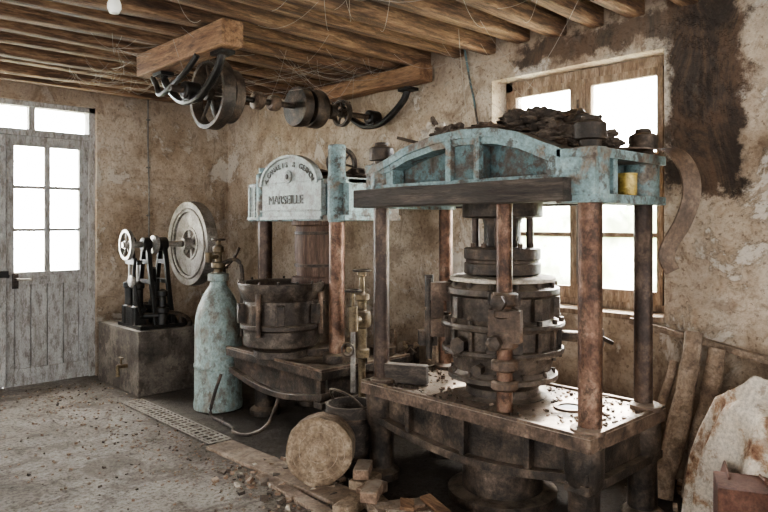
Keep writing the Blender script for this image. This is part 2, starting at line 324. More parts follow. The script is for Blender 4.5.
for (lx,ly) in ((2.74,1.58),(2.74,2.92),(3.31,1.58),(3.31,2.92)):
    p.lathe((lx,ly,0),[(.11,0),(.11,.04),(.075,.07),(.07,.3),(.09,.34),(.09,.505)],'iron',20)
    p.lathe((lx,ly-.02,0),[(.08,.565),(.08,.588),(.06,.598)],'rust',24)
p.lathe((cx,cy,0),[(.3,0),(.3,.05),(.22,.06),(.22,.3),(.27,.32),(.27,.505)],'iron',40)
p.lathe((3.04,1.83,0),[(.085,.566),(.085,.576),(.06,.576),(.06,.567)],'rust',32); p.lathe((3.04,1.83,0),[(.06,.5665),(.06,.5685)],'holeshade',32)  # black disc on the bed stands in for the shaded hole
for (lx,ly,r,k) in ((2.74,1.55,.054,'col'),(2.74,2.92,.047,'coldk'),(3.32,1.58,.046,'coldk'),(3.32,2.92,.045,'col'),(2.74,2.02,.04,'col')):
    p.cyl((lx,ly,.57),(lx,ly,1.61),r,k,seg=32)
    if ly!=2.02:
        p.lathe((lx,ly,0),[(.05,1.8),(.05,1.88),(.072,1.885),(.072,1.955),(.055,1.965),(.042,1.97),(.038,1.99)],'iron',24)
top=[(2.99,1.85),(2.88,1.86),(2.8,1.885),(2.65,1.94),(2.45,1.98),(2.25,1.995),(2.05,1.985),(1.9,1.95),(1.76,1.89),(1.66,1.85)]
def shift(l,dz): return [(y,z-dz) for y,z in l]
bot=[(y,1.70) for y,z in top]
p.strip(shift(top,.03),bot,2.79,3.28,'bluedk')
p.strip(top,shift(top,.045),2.67,3.34,'blue')
inn=[(2.86,1.80),(2.8,1.84),(2.65,1.895),(2.45,1.935),(2.25,1.95),(2.05,1.94),(1.9,1.905),(1.76,1.845),(1.70,1.80)]
p.strip([(2.99,1.83)]+[(y,z) for y,z in inn[1:-1]]+[(1.66,1.82)],[(2.99,1.78)]+[(y,z-.035) for y,z in inn[1:-1]]+[(1.66,1.77)],2.68,2.80,'blue')
p.bb(2.68,2.80,1.66,2.99,1.705,1.735,'blue')
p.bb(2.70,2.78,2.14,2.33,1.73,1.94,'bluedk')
for yy in (2.14,2.33): p.bb(2.665,2.70,yy-.018,yy+.018,1.73,1.95,'blue')
for yy in (2.80,1.72): p.bb(2.69,2.78,yy-.03,yy+.03,1.73,1.83,'blue')
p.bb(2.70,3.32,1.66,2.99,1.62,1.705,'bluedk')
for (lx,ly) in ((2.755,1.56),(2.755,2.91),(3.28,1.57),(3.28,2.91)):
    p.lathe((lx,ly,0),[(.08,1.6),(.085,1.62),(.085,1.83),(.075,1.85)],'blue',28)
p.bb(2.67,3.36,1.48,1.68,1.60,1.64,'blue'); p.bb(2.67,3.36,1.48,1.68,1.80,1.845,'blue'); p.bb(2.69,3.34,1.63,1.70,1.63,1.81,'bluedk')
p.bb(2.664,2.70,1.485,1.68,1.635,1.805,'blue'); p.bb(2.84,2.88,1.49,1.68,1.635,1.805,'blue')
p.bb(2.69,3.34,2.97,3.0,1.6,1.86,'blue')
p.beam((2.64,1.60,1.66),(2.64,3.0,1.655),.10,.105,'dkwood',14,.01,.12)
p.beam((3.38,1.70,1.66),(3.38,3.0,1.66),.07,.10,'dkwood',10,.01,.12)
c3=(cx,cy,0)
p.lathe(c3,[(.22,1.62),(.22,1.545),(.2,1.54),(.11,1.535),(.1,1.5),(.1,1.38),(.2,1.375),(.21,1.37),(.21,1.315),(.2,1.31),(.2,1.295),(.21,1.29),(.21,1.235),(.19,1.225)],'iron',48)
p.bolts((cx,cy,1.37),.165,10,'rust',.015,.03)
for a in range(4):
    an=a*math.pi/2+.5; p.cyl((cx+.15*math.cos(an),cy+.15*math.sin(an),1.37),(cx+.15*math.cos(an),cy+.15*math.sin(an),1.55),.02,'coldk',seg=12)
p.lathe(c3,[(.20,1.222),(.283,1.218),(.29,1.21),(.288,1.196),(.25,1.19)],'cream',48)
p.lathe(c3,[(.26,1.19),(.29,1.17),(.31,1.16),(.31,1.13),(.285,1.115),(.28,1.0),(.3,.985),(.335,.98),(.34,.965),(.335,.95),(.30,.94),(.295,.845),(.33,.84),(.335,.825),(.33,.81),(.28,.80),(.265,.72),(.28,.70),(.3,.695),(.3,.67),(.23,.65),(.2,.62),(.2,.58),(.24,.57),(.24,.566)],'pot',56)
p.bolts((cx,cy,1.16),.285,14,'iron',.015,.035); p.bolts((cx,cy,.975),.318,16,'iron',.015,.03,.1); p.bolts((cx,cy,.695),.275,12,'iron',.012,.03); p.bolts((cx,cy,.79),.31,16,'iron',.013,.07,.1)
for a in range(16):
    an=a*math.pi/8+.1; q=Vector((math.cos(an),math.sin(an),0)); p.box(Vector((cx,cy,.892))+q*.305,(.03,.02,.1),'iron',(0,0,math.degrees(an)))
    if a%2: p.box(Vector((cx,cy,1.06))+q*.29,(.04,.05,.11),'pot',(0,0,math.degrees(an)))
for z,h in ((1.13,.07),(1.06,.05),(.93,.09),(.80,.06),(.70,.05)):
    p.lathe((2.74,2.02,0),[(.055,z-h/2),(.068,z-h/2+.01),(.068,z+h/2-.01),(.055,z+h/2)],'rust',24)
p.box((2.80,2.07,1.13),(.14,.16,.07),'iron',(0,0,40)); p.box((2.80,2.07,.9),(.14,.18,.10),'iron',(0,0,40)); p.box((2.72,2.0,1.0),(.06,.16,.16),'rust',(0,0,20))
p.lathe((2.68,2.0,1.12),[(.03,0),(.04,.01),(.04,.05),(.02,.06)],'iron',6,(-1,-.3,0)); p.lathe((2.67,2.02,.92),[(.03,0),(.04,.01),(.04,.05),(.02,.06)],'iron',6,(-1,-.3,0))
for z in (1.13,.93):
    p.box((2.82,2.52,z),(.12,.1,.10),'rust',(0,0,-38)); p.cyl((2.78,2.57,z-.09),(2.78,2.57,z+.09),.025,'iron',seg=12)
p.cyl((2.77,2.56,.75),(2.77,2.56,1.2),.017,'iron',seg=10)
p.box((2.84,2.58,1.04),(.07,.16,.2),'rust',(0,0,-38)); p.box((2.80,2.60,.86),(.1,.08,.08),'iron',(0,0,-38))
p.cyl((3.2,1.98,.9),(3.26,1.83,.9),.03,'iron',seg=12); p.cyl((3.26,1.83,.9),(3.28,1.78,.9),.05,'iron',seg=12); p.cyl((3.22,1.8,.93),(3.34,1.76,.87),.012,'iron',seg=8)
p.cyl((2.76,2.3,.87),(2.68,2.28,.87),.045,'iron',seg=6); p.cyl((2.78,2.2,.75),(2.70,2.17,.75),.03,'iron',seg=6)
press1=p.done(.005)
b=B('paint_tin'); b.lathe((3.07,1.54,1.6405),[(.043,0),(.045,.004),(.045,.1),(.047,.102),(.047,.108),(.04,.108)],'tin',28); b.done(.001)
b=B('rag_heap')
for i in range(34):
    yy=random.uniform(1.72,2.8); xx=random.uniform(2.76,3.25); t=(yy-1.72)/1.08
    z=1.875+.11*math.sin(math.pi*min(1,max(0,t))); s_=random.uniform(.03,.08)
    b.blob((xx,yy,z+s_*.3),(s_,s_*random.uniform(.8,2.0),s_*random.uniform(.3,.6)),random.choice(['rag','rag','rust','iron']),.8,2.0)
for q in ((2.95,1.98,2.03,.12),(3.05,1.85,2.0,.13),(2.9,1.82,1.95,.08),(3.0,2.1,2.04,.09),(3.1,1.72,1.93,.09)):
    b.blob(q[:3],(q[3],q[3]*1.1,q[3]*.55),random.choice(['rag','iron']),.8,2.2,4)
for i in range(14):
    yy=random.uniform(1.7,2.7); xx=random.uniform(2.8,3.2)
    b.cyl((xx,yy,1.96),(xx+random.uniform(-.15,.15),yy+random.uniform(-.25,.25),2.0+random.uniform(-.02,.07)),.009,'rag',seg=8)
b.done(0,60)
b=B('rag_bundle'); b.blob((2.93,2.64,2.01),(.085,.085,.085),'cream',.6,1.8,4); b.blob((2.90,2.52,2.02),(.08,.09,.05),'rag',.6,2,4); b.cyl((2.93,2.65,2.05),(2.95,2.70,2.14),.035,'rag',.012,10); b.done(0,60)
b=B('wooden_block'); b.box((2.80,2.77,.628),(.05,.26,.115),'dkwood',(0,-8,25)); b.box((2.9,2.84,.598),(.12,.16,.06),'dkwood',(0,0,10)); b.done(.005)
b=B('leather_belt'); pts=[(3.10,1.66,1.85),(3.15,1.56,1.868),(3.20,1.45,1.868),(3.23,1.37,1.84),(3.25,1.32,1.75),(3.25,1.31,1.64),(3.22,1.335,1.52),(3.18,1.375,1.42),(3.16,1.39,1.35),(3.17,1.365,1.28)]
C=catm(pts); rings=[]
for i,q in enumerate(C):
    d=(C[min(i+1,len(C)-1)]-C[max(i-1,0)]).normalized(); w=Vector((1,-.45,.0)); w=(w-d*w.dot(d)).normalized(); n=d.cross(w)
    ww=.065-.022*i/len(C)
    rings.append([q-w*ww-n*.004,q+w*ww-n*.004,q+w*ww+n*.004,q-w*ww+n*.004])
b.loft(rings,'belt'); b.done(0,40)
# ---------------------------------------------------------------- press 2
p=B('hydraulic_press'); cx2,cy2=3.2,4.09
p.bb(2.68,3.5,3.42,4.62,.49,.545,'iron')
for q in ((2.68,2.705,3.42,4.62),(2.705,3.5,3.42,3.445)): p.bb(*q,.545,.562,'rust')
tp=[];bt=[];lo=[]
for i in range(17):
    t=i/16; yy=3.44+1.16*t; sag=math.sin(math.pi*t); tp.append((yy,.49)); bt.append((yy,.40-.08*sag)); lo.append((yy,.36-.08*sag))
p.strip(tp,bt,2.74,2.78,'iron'); p.strip(bt,lo,2.695,2.8,'iron')
p.bb(2.70,3.48,3.46,3.50,.34,.49,'iron')
p.bb(2.69,3.48,3.43,3.52,.3,.34,'iron')
for (lx,ly) in ((2.98,3.63),(2.98,4.53),(3.42,3.63),(3.42,4.53)):
    p.lathe((lx,ly,0),[(.12,0),(.12,.04),(.08,.07),(.08,.3),(.1,.34),(.1,.49)],'iron',20)
    p.lathe((lx,ly,0),[(.1,.545),(.1,.6),(.07,.61)],'iron',24)
    k='col' if ly<4 and lx<3.2 else 'coldk'
    p.cyl((lx,ly,.6),(lx,ly,1.54),.056 if lx<3.2 else .052,k,seg=32)
p.lathe((2.98,3.63,0),[(.06,1.52),(.066,1.54),(.066,1.84),(.062,1.85),(.062,2.05),(.056,2.06)],'blue',32)
p.lathe((2.98,4.53,0),[(.07,1.53),(.07,1.9),(.05,1.91),(.05,1.95)],'blue',28)
for ly in (3.63,4.53): p.lathe((3.42,ly,0),[(.07,1.54),(.07,1.85),(.09,1.86),(.09,1.95),(.06,1.96)],'bluedk',24)
p.bb(2.98,3.46,3.5,4.7,1.56,1.82,'blue')
p.bb(2.94,3.48,3.5,4.71,1.53,1.57,'blue'); p.bb(2.95,3.48,3.5,4.71,1.79,1.83,'blue')
p.bb(2.925,2.97,3.74,4.69,1.54,1.82,'plate')
p.bb(2.915,2.96,3.74,4.69,1.54,1.565,'plate'); p.bb(2.915,2.96,3.74,4.69,1.60,1.612,'plate')
for yy in (4.66,4.58): p.bb(2.91,2.96,yy-.01,yy+.01,1.56,1.8,'plate')
arc=[(4.14+.37*math.cos(a*math.pi/20),1.8+.225*math.sin(a*math.pi/20)) for a in range(21)]
p.prism(arc,2.93,2.97,'plate')
arc2=[(4.14+.345*math.cos(a*math.pi/20),1.8+.2*math.sin(a*math.pi/20)) for a in range(21)]
p.strip(arc,arc2,2.912,2.95,'plate')
p.lathe((2.93,4.14,1.86),[(.05,0),(.05,.012),(.04,.016)],'plate',28,(-1,0,0))
p.lathe((2.92,4.14,1.86),[(.02,0),(.02,.012),(.01,.016)],'ink',20,(-1,0,0))
p.lathe((3.12,4.04,0),[(.19,1.53),(.19,1.5),(.155,1.49),(.165,1.4),(.168,1.3),(.16,1.18),(.15,1.12),(.19,1.11),(.19,1.07)],'barrel',40)
for z in (1.44,1.2): p.lathe((3.12,4.04,0),[(.16,z-.012),(.170,z-.012),(.170,z+.012),(.16,z+.012)],'iron',40,closed=True)
p.lathe((3.12,4.04,0),[(.2,1.07),(.1,1.06),(.1,.62),(.22,.6),(.22,.545)],'iron',32)
p.lathe((2.83,4.09,0),[(.2,.545),(.2,.6),(.25,.62),(.27,.64),(.275,.75),(.295,.76),(.295,.79),(.275,.8),(.275,.96),(.285,.97),(.31,1.05),(.315,1.085),(.28,1.085),(.26,1.06),(.25,.95),(.02,.94)],'pot',48)
p.bolts((2.83,4.09,1.085),.297,14,'iron',.01,.02)
for an in (200,235,290,330,160):
    q=Vector((math.cos(R(an)),math.sin(R(an)),0)); p.box(Vector((2.83,4.09,.87))+q*.29,(.06,.05,.14),'iron',(0,0,an))
for an in (205,300): 
    q=Vector((math.cos(R(an)),math.sin(R(an)),0)); s_=Vector((2.83,4.09,0))+q*.31; p.cyl(s_+Vector((0,0,.72)),s_+Vector((0,0,1.02)),.018,'rust',seg=12)
p.blob((3.3,3.75,1.86),(.12,.12,.06),'rag',.5,2); p.blob((3.3,4.2,1.86),(.14,.2,.07),'rag',.5,2)
p.wheel((3.15,3.78,1.95),.12,.04,.025,'iron',6,.025,(0.2,1,0),.02)
press2=p.done(.004)
def letter(ch,y,z,size,ang,x=2.908,mat='ink'):
    cu=bpy.data.curves.new('letter','FONT'); cu.body=ch; cu.size=size; cu.extrude=.004; cu.align_x='CENTER'; cu.align_y='CENTER'
    o=bpy.data.objects.new('letter',cu); cu.materials.append(M[mat])
    base=Matrix(((0,0,-1,0),(-1,0,0,0),(0,1,0,0),(0,0,0,1)))
    o.matrix_world=Matrix.Translation((x,y,z))@base@Matrix.Rotation(ang,4,'Z')
    bpy.context.collection.objects.link(o); o.parent=press2
letter('MARSEILLE',4.17,1.685,.095,0,2.921)
s1='A.CANALIS & GERMON'
for i,ch in enumerate(s1):
    t=(i+.5)/len(s1); a=math.pi*(.95-.90*t)      # a=pi at the far (+y) side, which is on the left when facing the plate
    letter(ch,4.14-.30*math.cos(a),1.80+.15*math.sin(a),.056,(a-math.pi/2)*.6,2.926)
# ---------------------------------------------------------------- gas tank
b=B('gas_cylinder'); c=(2.79,4.93,0)
b.lathe(c,[(.17,0),(.195,.01),(.2,.05),(.192,.09),(.19,.34),(.197,.35),(.197,.37),(.19,.38),(.188,.68),(.18,.76),(.16,.84),(.13,.91),(.095,.97),(.07,1.0),(.065,1.04),(.085,1.045),(.085,1.10),(.05,1.11)],'tank',44)
b.lathe(c,[(.035,1.1),(.035,1.14),(.055,1.15),(.055,1.19),(.03,1.2),(.03,1.27),(.045,1.28),(.045,1.32),(.02,1.34),(.02,1.38)],'brass',20)
b.cyl((2.79,4.93,1.24),(2.66,4.86,1.24),.02,'brass',seg=12); b.cyl((2.66,4.86,1.2),(2.66,4.86,1.28),.03,'brass',seg=12)
b.torus((2.79,4.93,1.38),(0,0,1),.05,.009,'iron'); b.tube(catm([(2.79,4.93,1.17),(2.86,4.8,1.22),(2.9,4.75,1.15),(2.9,4.74,.9),(2.88,4.72,.6)]),.016,'iron')
b.done(.002)
b=B('valve_stand')
c=(3.05,5.35,0); b.lathe(c,[(.1,0),(.1,.03),(.04,.05),(.035,.75),(.07,.77),(.075,.9),(.06,.93),(.035,.95),(.03,1.06),(.05,1.07),(.05,1.1),(.01,1.12)],'black',24)
b.cyl((3.05,5.35,.85),(2.88,5.30,.85),.04,'black',seg=14); b.cyl((2.88,5.30,.9),(2.88,5.30,.6),.035,'black',seg=14); b.cyl((2.88,5.3,.6),(2.88,5.3,0),.02,'black',seg=10)
b.tube(catm([(3.05,5.35,1.08),(3.12,5.25,1.2),(3.15,5.2,1.3)]),.015,'iron'); b.torus((3.05,5.35,1.12),(0,0,1),.06,.01,'iron'); b.done(.002)
# ---------------------------------------------------------------- pump + basin
b=B('concrete_basin')
b.bb(2.455,3.05,5.71,6.63,0,.565,'conc')
b.cyl((2.46,5.95,.24),(2.36,5.95,.24),.02,'brass',seg=12); b.cyl((2.37,5.95,.25),(2.37,5.95,.15),.017,'brass',seg=12); b.cyl((2.4,5.95,.24),(2.4,5.95,.31),.01,'brass',seg=8); b.box((2.4,5.95,.315),(.02,.08,.012),'brass')
b.done(.025)
b=B('piston_pump'); wy=6.02; wz=1.32
for xx in (2.66,2.82):
    for s_ in (-1,1):
        b.beam((xx,wy+s_*.21,.58),(xx,wy+s_*.045,wz-.03),.04,.04,'black',4,.003,.2)
    for zz,hw in ((.75,.18),(.98,.12),(1.16,.08)): b.bb(xx-.018,xx+.018,wy-hw,wy+hw,zz-.02,zz+.02,'black')
    b.lathe((xx-.04,wy,wz),[(.055,0),(.065,.01),(.065,.07),(.055,.08)],'black',20,(1,0,0))
for s_ in (-1,1): b.cyl((2.64,wy+s_*.17,.75),(2.84,wy+s_*.17,.75),.016,'black',seg=10)
b.bb(2.50,2.92,wy-.25,wy+.25,.566,.60,'black')
b.cyl((2.44,wy,wz),(3.009,wy,wz),.028,'steel',seg=16)
b.wheel((2.48,wy,wz+.0),.14,.035,.03,'steel',5,.04,(1,0,0),.022)
b.lathe((2.72,wy,wz),[(.03,0),(.085,.005),(.085,.04),(.03,.045)],'steel',28,(1,0,0))
b.bb(2.50,2.60,5.88,6.18,.60,.76,'black')
for yy in (5.94,6.12):
    b.lathe((2.55,yy,0),[(.06,.60),(.06,.76),(.045,.77),(.045,.92),(.058,.93),(.058,.97),(.03,.98),(.022,.99)],'black',20)
    b.cyl((2.55,yy,.97),(2.55,yy,1.16),.013,'steel',seg=10)
b.bb(2.525,2.575,5.9,6.16,1.14,1.18,'black')
b.beam((2.545,wy,1.16),(2.545,wy+.05,wz+.02),.035,.03,'black',3,.001,.2)
b.lathe((2.53,wy+.04,wz+.02),[(.03,0),(.05,.005),(.05,.035),(.03,.04)],'black',20,(1,0,0))
b.tube(catm([(2.50,5.88,1.2),(2.47,5.84,1.05),(2.49,5.82,.85),(2.55,5.86,.68)]),.016,'black')
b.lathe((2.48,5.86,1.0),[(.045,0),(.055,.01),(.055,.03),(.045,.04)],'steel',24,(-1,0,0))
b.lathe((2.72,5.80,0),[(.045,.60),(.045,.7),(.055,.71),(.055,.75),(.03,.76),(.03,.85),(.045,.86),(.045,.90),(.01,.92)],'black',18)
b.cyl((2.55,5.9,.68),(2.72,5.80,.68),.03,'black',seg=14); b.cyl((2.60,6.1,.68),(2.80,6.05,.68),.03,'black',seg=14)
b.lathe((2.76,6.02,0),[(.07,.6),(.07,.8),(.05,.82),(.03,.83),(.03,1.0)],'black',20)
b.beam((2.70,5.92,.98),(2.60,5.72,1.12),.03,.02,'black',3,.001,.2)
b.tube(catm([(2.72,5.80,.72),(2.88,5.76,.68),(2.96,5.76,.62),(2.97,5.76,.566)]),.018,'iron')
for i in range(5): b.lathe((random.uniform(2.86,2.98),random.uniform(5.76,6.3),.566),[(.03,0),(.03,random.uniform(.03,.07)),(.012,.08),(.012,.1)],random.choice(['black','iron','brass']),14)
b.done(.002)
b=B('flywheel'); wc=(3.12,wy,wz)
b.lathe(wc,[(.405,-.055),(.41,0),(.405,.055),(.31,.045),(.305,0),(.31,-.045)],'steel',64,(1,0,0),True)
b.lathe(wc,[(.345,-.058),(.345,-.04),(.33,-.04),(.33,-.058)],'pipe',64,(1,0,0),True)
b.lathe(wc,[(.31,-.022),(.31,.022),(.15,.022),(.15,-.022)],'steel',64,(1,0,0),True)
b.lathe(wc,[(.16,-.03),(.16,.03),(.135,.03),(.135,-.03)],'steel',48,(1,0,0),True)
b.lathe(wc,[(.14,-.008),(.14,.008),(.05,.01),(.05,-.01)],'iron',48,(1,0,0),True)
b.cyl((3.02,wy,wz),(3.22,wy,wz),.06,'steel'); b.cyl((3.01,wy,wz),(3.25,wy,wz),.03,'iron')
for i in range(6):
    a=i*math.pi/3+.3; b.cyl((3.11,wy+.05*math.cos(a),wz+.05*math.sin(a)),(3.11,wy+.15*math.cos(a),wz+.15*math.sin(a)),.018,'steel',seg=8)
b.done(.003)
b=B('wall_conduit'); b.tube([(3.02,6.785,2.92),(3.02,6.785,2.3),(3.03,6.785,1.9),(3.03,6.785,1.2)],.009,'pipe'); b.box((3.03,6.785,1.18),(.06,.03,.09),'pipe')
for z in (2.6,2.1,1.6): b.box((3.025,6.79,z),(.04,.02,.015),'pipe')
b.done(0)
b=B('electric_cable'); b.tube(catm([(3.955,3.3,2.9),(3.93,3.22,2.6),(3.955,3.2,2.45),(3.94,3.16,2.3),(3.955,3.14,2.2)]),.008,'bluedk'); b.done(0)
# ---------------------------------------------------------------- line shaft
b=B('timber_beam'); b.beam((2.17,3.66,2.69),(2.17,4.9,2.69),.15,.16,'beam',10,.01,.1); b.done(0,40)
b=B('timber_beam'); b.beam((3.86,3.60,2.70),(3.86,4.95,2.70),.15,.13,'beam',10,.01,.1); b.done(0,40)
b=B('line_shaft'); sy,sz=4.2,2.41
b.cyl((2.02,sy,sz),(3.93,sy,sz),.022,'iron',seg=16)
b.wheel((2.33,sy,sz+.0),.245,.09,.03,'iron',6,.05,(1,0,0),.03); b.wheel((2.45,sy,sz),.19,.07,.025,'iron',5,.045,(1,0,0),.03)
b.lathe((2.66,sy,sz),[(.05,0),(.065,.01),(.065,.06),(.05,.08)],'rust',24,(1,0,0)); b.lathe((2.80,sy,sz),[(.05,0),(.06,.02),(.06,.06),(.05,.08)],'rust',24,(1,0,0))
b.lathe((3.02,sy,sz),[(.05,0),(.15,.01),(.155,.03),(.15,.09),(.05,.1)],'iron',36,(1,0,0)); b.lathe((3.15,sy,sz),[(.04,0),(.14,.005),(.15,.03),(.15,.10),(.14,.12),(.04,.13)],'iron',36,(1,0,0))
b.lathe((3.35,sy,sz),[(.04,0),(.06,.01),(.06,.06),(.04,.08)],'iron',24,(1,0,0)); b.wheel((3.5,sy,sz),.11,.04,.02,'iron',5,.035,(1,0,0),.02)
for xx in (2.17,3.84):
    b.tube(catm([(xx,sy-.42,2.61),(xx,sy-.36,2.5),(xx,sy-.16,2.37),(xx,sy,2.345),(xx,sy+.16,2.37),(xx,sy+.36,2.5),(xx,sy+.42,2.61)]),.028,'black',8)
    for q in (-.42,.42): b.bb(xx-.05,xx+.05,sy+q-.07,sy+q+.07,2.575,2.60,'black')
    b.lathe((xx-.06,sy,sz),[(.05,0),(.06,.01),(.06,.11),(.05,.12)],'black',20,(1,0,0)); b.bb(xx-.04,xx+.04,sy-.05,sy+.05,2.34,2.40,'black')
b.tube(catm([(2.1,3.98,2.6),(2.08,4.12,2.5),(2.1,4.5,2.42),(2.12,4.62,2.5),(2.15,4.75,2.58)]),.02,'black',8)
b.done(.002)
b=B('light_bulb'); b.cyl((1.18,3.0,2.78),(1.18,3.0,2.57),.004,'cream',seg=8); b.lathe((1.18,3.0,2.44),[(.001,0),(.02,.005),(.03,.025),(.03,.045),(.018,.08),(.015,.09)],'bulb',24); b.lathe((1.18,3.0,2.53),[(.018,0),(.02,.005),(.02,.04),(.008,.05)],'cream',20); b.done(0)
# ---------------------------------------------------------------- valve column & floor clutter
b=B('steam_valve_column'); c=(2.93,3.31,0)
b.lathe(c,[(.08,0),(.08,.03),(.025,.04),(.025,.62),(.05,.63),(.05,.68),(.03,.69),(.03,.82),(.055,.83),(.065,.88),(.055,.93),(.03,.94),(.03,1.0),(.05,1.01),(.05,1.04),(.02,1.06),(.018,1.16),(.03,1.165),(.03,1.19),(.01,1.2)],'brass',22)
b.cyl((2.93,3.31,.88),(2.80,3.25,.88),.028,'brass',seg=14); b.cyl((2.80,3.25,.82),(2.80,3.25,.98),.032,'brass',seg=14); b.cyl((2.8,3.25,.98),(2.8,3.25,1.08),.012,'brass',seg=8); b.torus((2.8,3.25,1.08),(0,0,1),.05,.008,'iron')
b.cyl((2.80,3.25,.82),(2.80,3.25,.43),.016,'pipe',seg=12); b.cyl((2.93,3.31,.76),(3.02,3.38,.76),.022,'brass',seg=12); b.cyl((3.02,3.38,.9),(3.02,3.38,.56),.014,'iron',seg=10)
b.torus((2.93,3.31,1.2),(0,0,1),.055,.008,'iron'); b.cyl((2.80,3.25,.72),(2.72,3.2,.72),.02,'brass',seg=10); b.torus((2.71,3.195,.72),(1,.5,0),.04,.007,'iron')
b.done(.002)
b=B('wooden_bucket'); c=(2.70,3.16,0); b.lathe(c,[(.12,0),(.135,.1),(.15,.36),(.152,.40),(.135,.40),(.12,.1),(.02,.09)],'dkwood',30)
for z in (.08,.3): b.lathe(c,[(.128+z*.05,z),(.15+z*.02,z),(.152+z*.02,z+.03),(.13+z*.05,z+.03)],'iron',30,closed=True)
b.tube(catm([(2.70,3.01,.38),(2.62,3.06,.47),(2.58,3.16,.5),(2.62,3.26,.47),(2.70,3.31,.38)]),.008,'iron'); b.done(.002)
b=B('wooden_log'); ax=Vector((-.72,-.69,.10)).normalized(); cc=Vector((2.41,3.08,.206))
rg=[]; mt=trk(ax)
for j,t in enumerate((-.1,-.09,0,.1,.11)):
    rr=.178 if j in(0,4) else .192
    rg.append([cc+ax*t+(mt@Vector((math.cos(a)*rr*(1+.08*noise.noise((math.cos(a)*2.5,math.sin(a)*2.5,3))),math.sin(a)*rr*(1+.1*noise.noise((math.cos(a)*2.5,math.sin(a)*2.5,8))),0))) for a in [2*math.pi*i/40 for i in range(40)]])
b.loft(rg,'endgrain')
for rr in (.15,.11,.06): b.torus(cc+ax*.1095,ax,rr,.002,'palewood',36)
b.done(.004)
b=B('floor_pipe'); b.tube(catm([(2.64,4.62,.35),(2.58,4.62,.2),(2.54,4.6,.06),(2.56,4.45,.03),(2.55,4.3,.025),(2.5,4.2,.025),(2.54,4.06,.03),(2.64,3.98,.1),(2.72,3.95,.3)]),.013,'iron'); b.done(0)
b=B('drain_grate'); gx0,gx1,gy0,gy1=2.26,2.44,4.12,5.6
b.bb(gx0,gx0+.014,gy0,gy1,0.001,.014,'grate'); b.bb(gx1-.014,gx1,gy0,gy1,0.001,.014,'grate'); b.bb(gx0,gx1,gy0,gy1,0.001,.003,'holeshade')  # black sheet under the bars paints in the drain's shade
yy=gy0
while yy<gy1: b.bb(gx0,gx1,yy,yy+.03,.003,.013,'grate'); yy+=.06
for xx in (2.295,2.35,2.405): b.bb(xx-.008,xx+.008,gy0,gy1,.002,.012,'grate')
b.done(0)
b=B('floor_board'); b.box((2.33,3.42,.014),(.2,1.3,.022),'palewood',(0,0,2)); b.box((2.18,3.0,.012),(.08,.8,.02),'palewood',(0,0,-4)); b.done(.004)
b=B('brick')
for (x,y,z,rz,s_) in ((2.27,2.66,.035,20,1),(2.38,2.56,.035,70,1),(2.50,2.74,.035,10,.9),(2.46,2.44,.035,-30,1),(2.37,2.60,.1,35,.9),(2.54,2.84,.04,15,1.0),(2.53,2.85,.11,40,.9)):
    b.box((x,y,z),(.2*s_,.1*s_,.065*s_),random.choice(['brick','endgrain']),(0,0,rz))
b.done(.008)
b=B('wood_offcuts')
for i in range(34):
    x=random.uniform(2.2,2.56); y=random.uniform(1.9,2.5); z=.02+random.random()*.07
    b.box((x,y,z),(random.uniform(.1,.3),random.uniform(.03,.08),random.uniform(.015,.03)),random.choice(['palewood','brick','dkwood','beam']),(random.uniform(-8,8),random.uniform(-6,6),random.uniform(0,180)))
b.done(.002)
b=B('firewood_pile')
for i in range(26):
    y=random.uniform(3.2,3.9); x=random.uniform(3.6,3.8)
    b.beam((x,y,.03+i*.018),(x+.05,y+random.uniform(-.35,.35),.16+i*.02+random.random()*.1),.06,.03,random.choice(['palewood','dkwood','palewood']),3,.005)
b.done(0,40)
b=B('wooden_pole')
for (x0,y0,x1,y1,z1,r) in ((3.60,1.62,3.84,1.52,.90,.06),(3.68,1.48,3.86,1.42,.82,.055),(3.50,1.70,3.84,1.64,.72,.03),(3.66,1.40,3.88,1.34,.62,.028)):
    P=[Vector((x0,y0,.02)).lerp(Vector((x1,y1,z1)),t/8)+Vector((0,noise.noise((t*.5,x0*9,0))*.03,0)) for t in range(9)]
    b.tube(P,[r*(1.05-.03*t+.1*noise.noise((t*.9,y0*7,2))) for t in range(9)],'palewood',14)
b.done(0,60)
b=B('plank_ledge'); b.beam((3.935,1.95,.915),(3.90,.7,.70),.05,.035,'palewood',8,.004,.1); b.done(0,40)
# cloth draped over a heap of sacks
b=B('sack_pile')
b.mi('sack'); na,nr=280,80; C0=Vector((3.5,.84,0)); rings=[]
for j in range(nr+1):
    t=j/nr; ring=[]
    for i in range(na):
        a=2*math.pi*i/na; dx_,dy_=math.cos(a),math.sin(a)
        f=math.sin(a*15+3*noise.noise((dx_*2,dy_*2,t*1.2)))*.7+noise.noise((dx_*6,dy_*6,t*2.5))*1.3
        if t<.5: rr=t/.5*.8; hh=.74-.06*rr-.12*rr**3
        else: rr=.8+.2*math.sin((t-.5)/.5*math.pi/2); hh=.62*(1-((t-.5)/.5)**1.15)
        rr*=1+.11*f*max(0,(t-.2))*1.2+.2*noise.noise((dx_*1.5,dy_*1.5,9))
        x=C0.x+.36*rr*dx_; y=C0.y+.50*rr*dy_
        w_=1-t
        rid=(1-abs(noise.noise((x*5,y*5,7)))*2.2)
        z=hh+noise.noise((x*4.5,y*4.5,t*2))*.13*w_+max(0,rid)**3*.09*w_+noise.noise((x*18,y*18,3))*.025*w_+.012
        ring.append(Vector((x,y,max(z,.012))))
    rings.append(ring)
b.loft(rings[1:],'sack')
ob=b.done(0,180)
b=B('cardboard_box'); b.box((3.08,1.0,.205),(.22,.26,.40),'card',(0,0,25)); b.box((2.98,.86,.40),(.16,.2,.01),'card',(55,10,25)); b.box((3.15,1.13,.36),(.22,.12,.01),'card',(-75,0,25)); b.done(.004)
b=B('debris_crumbs')
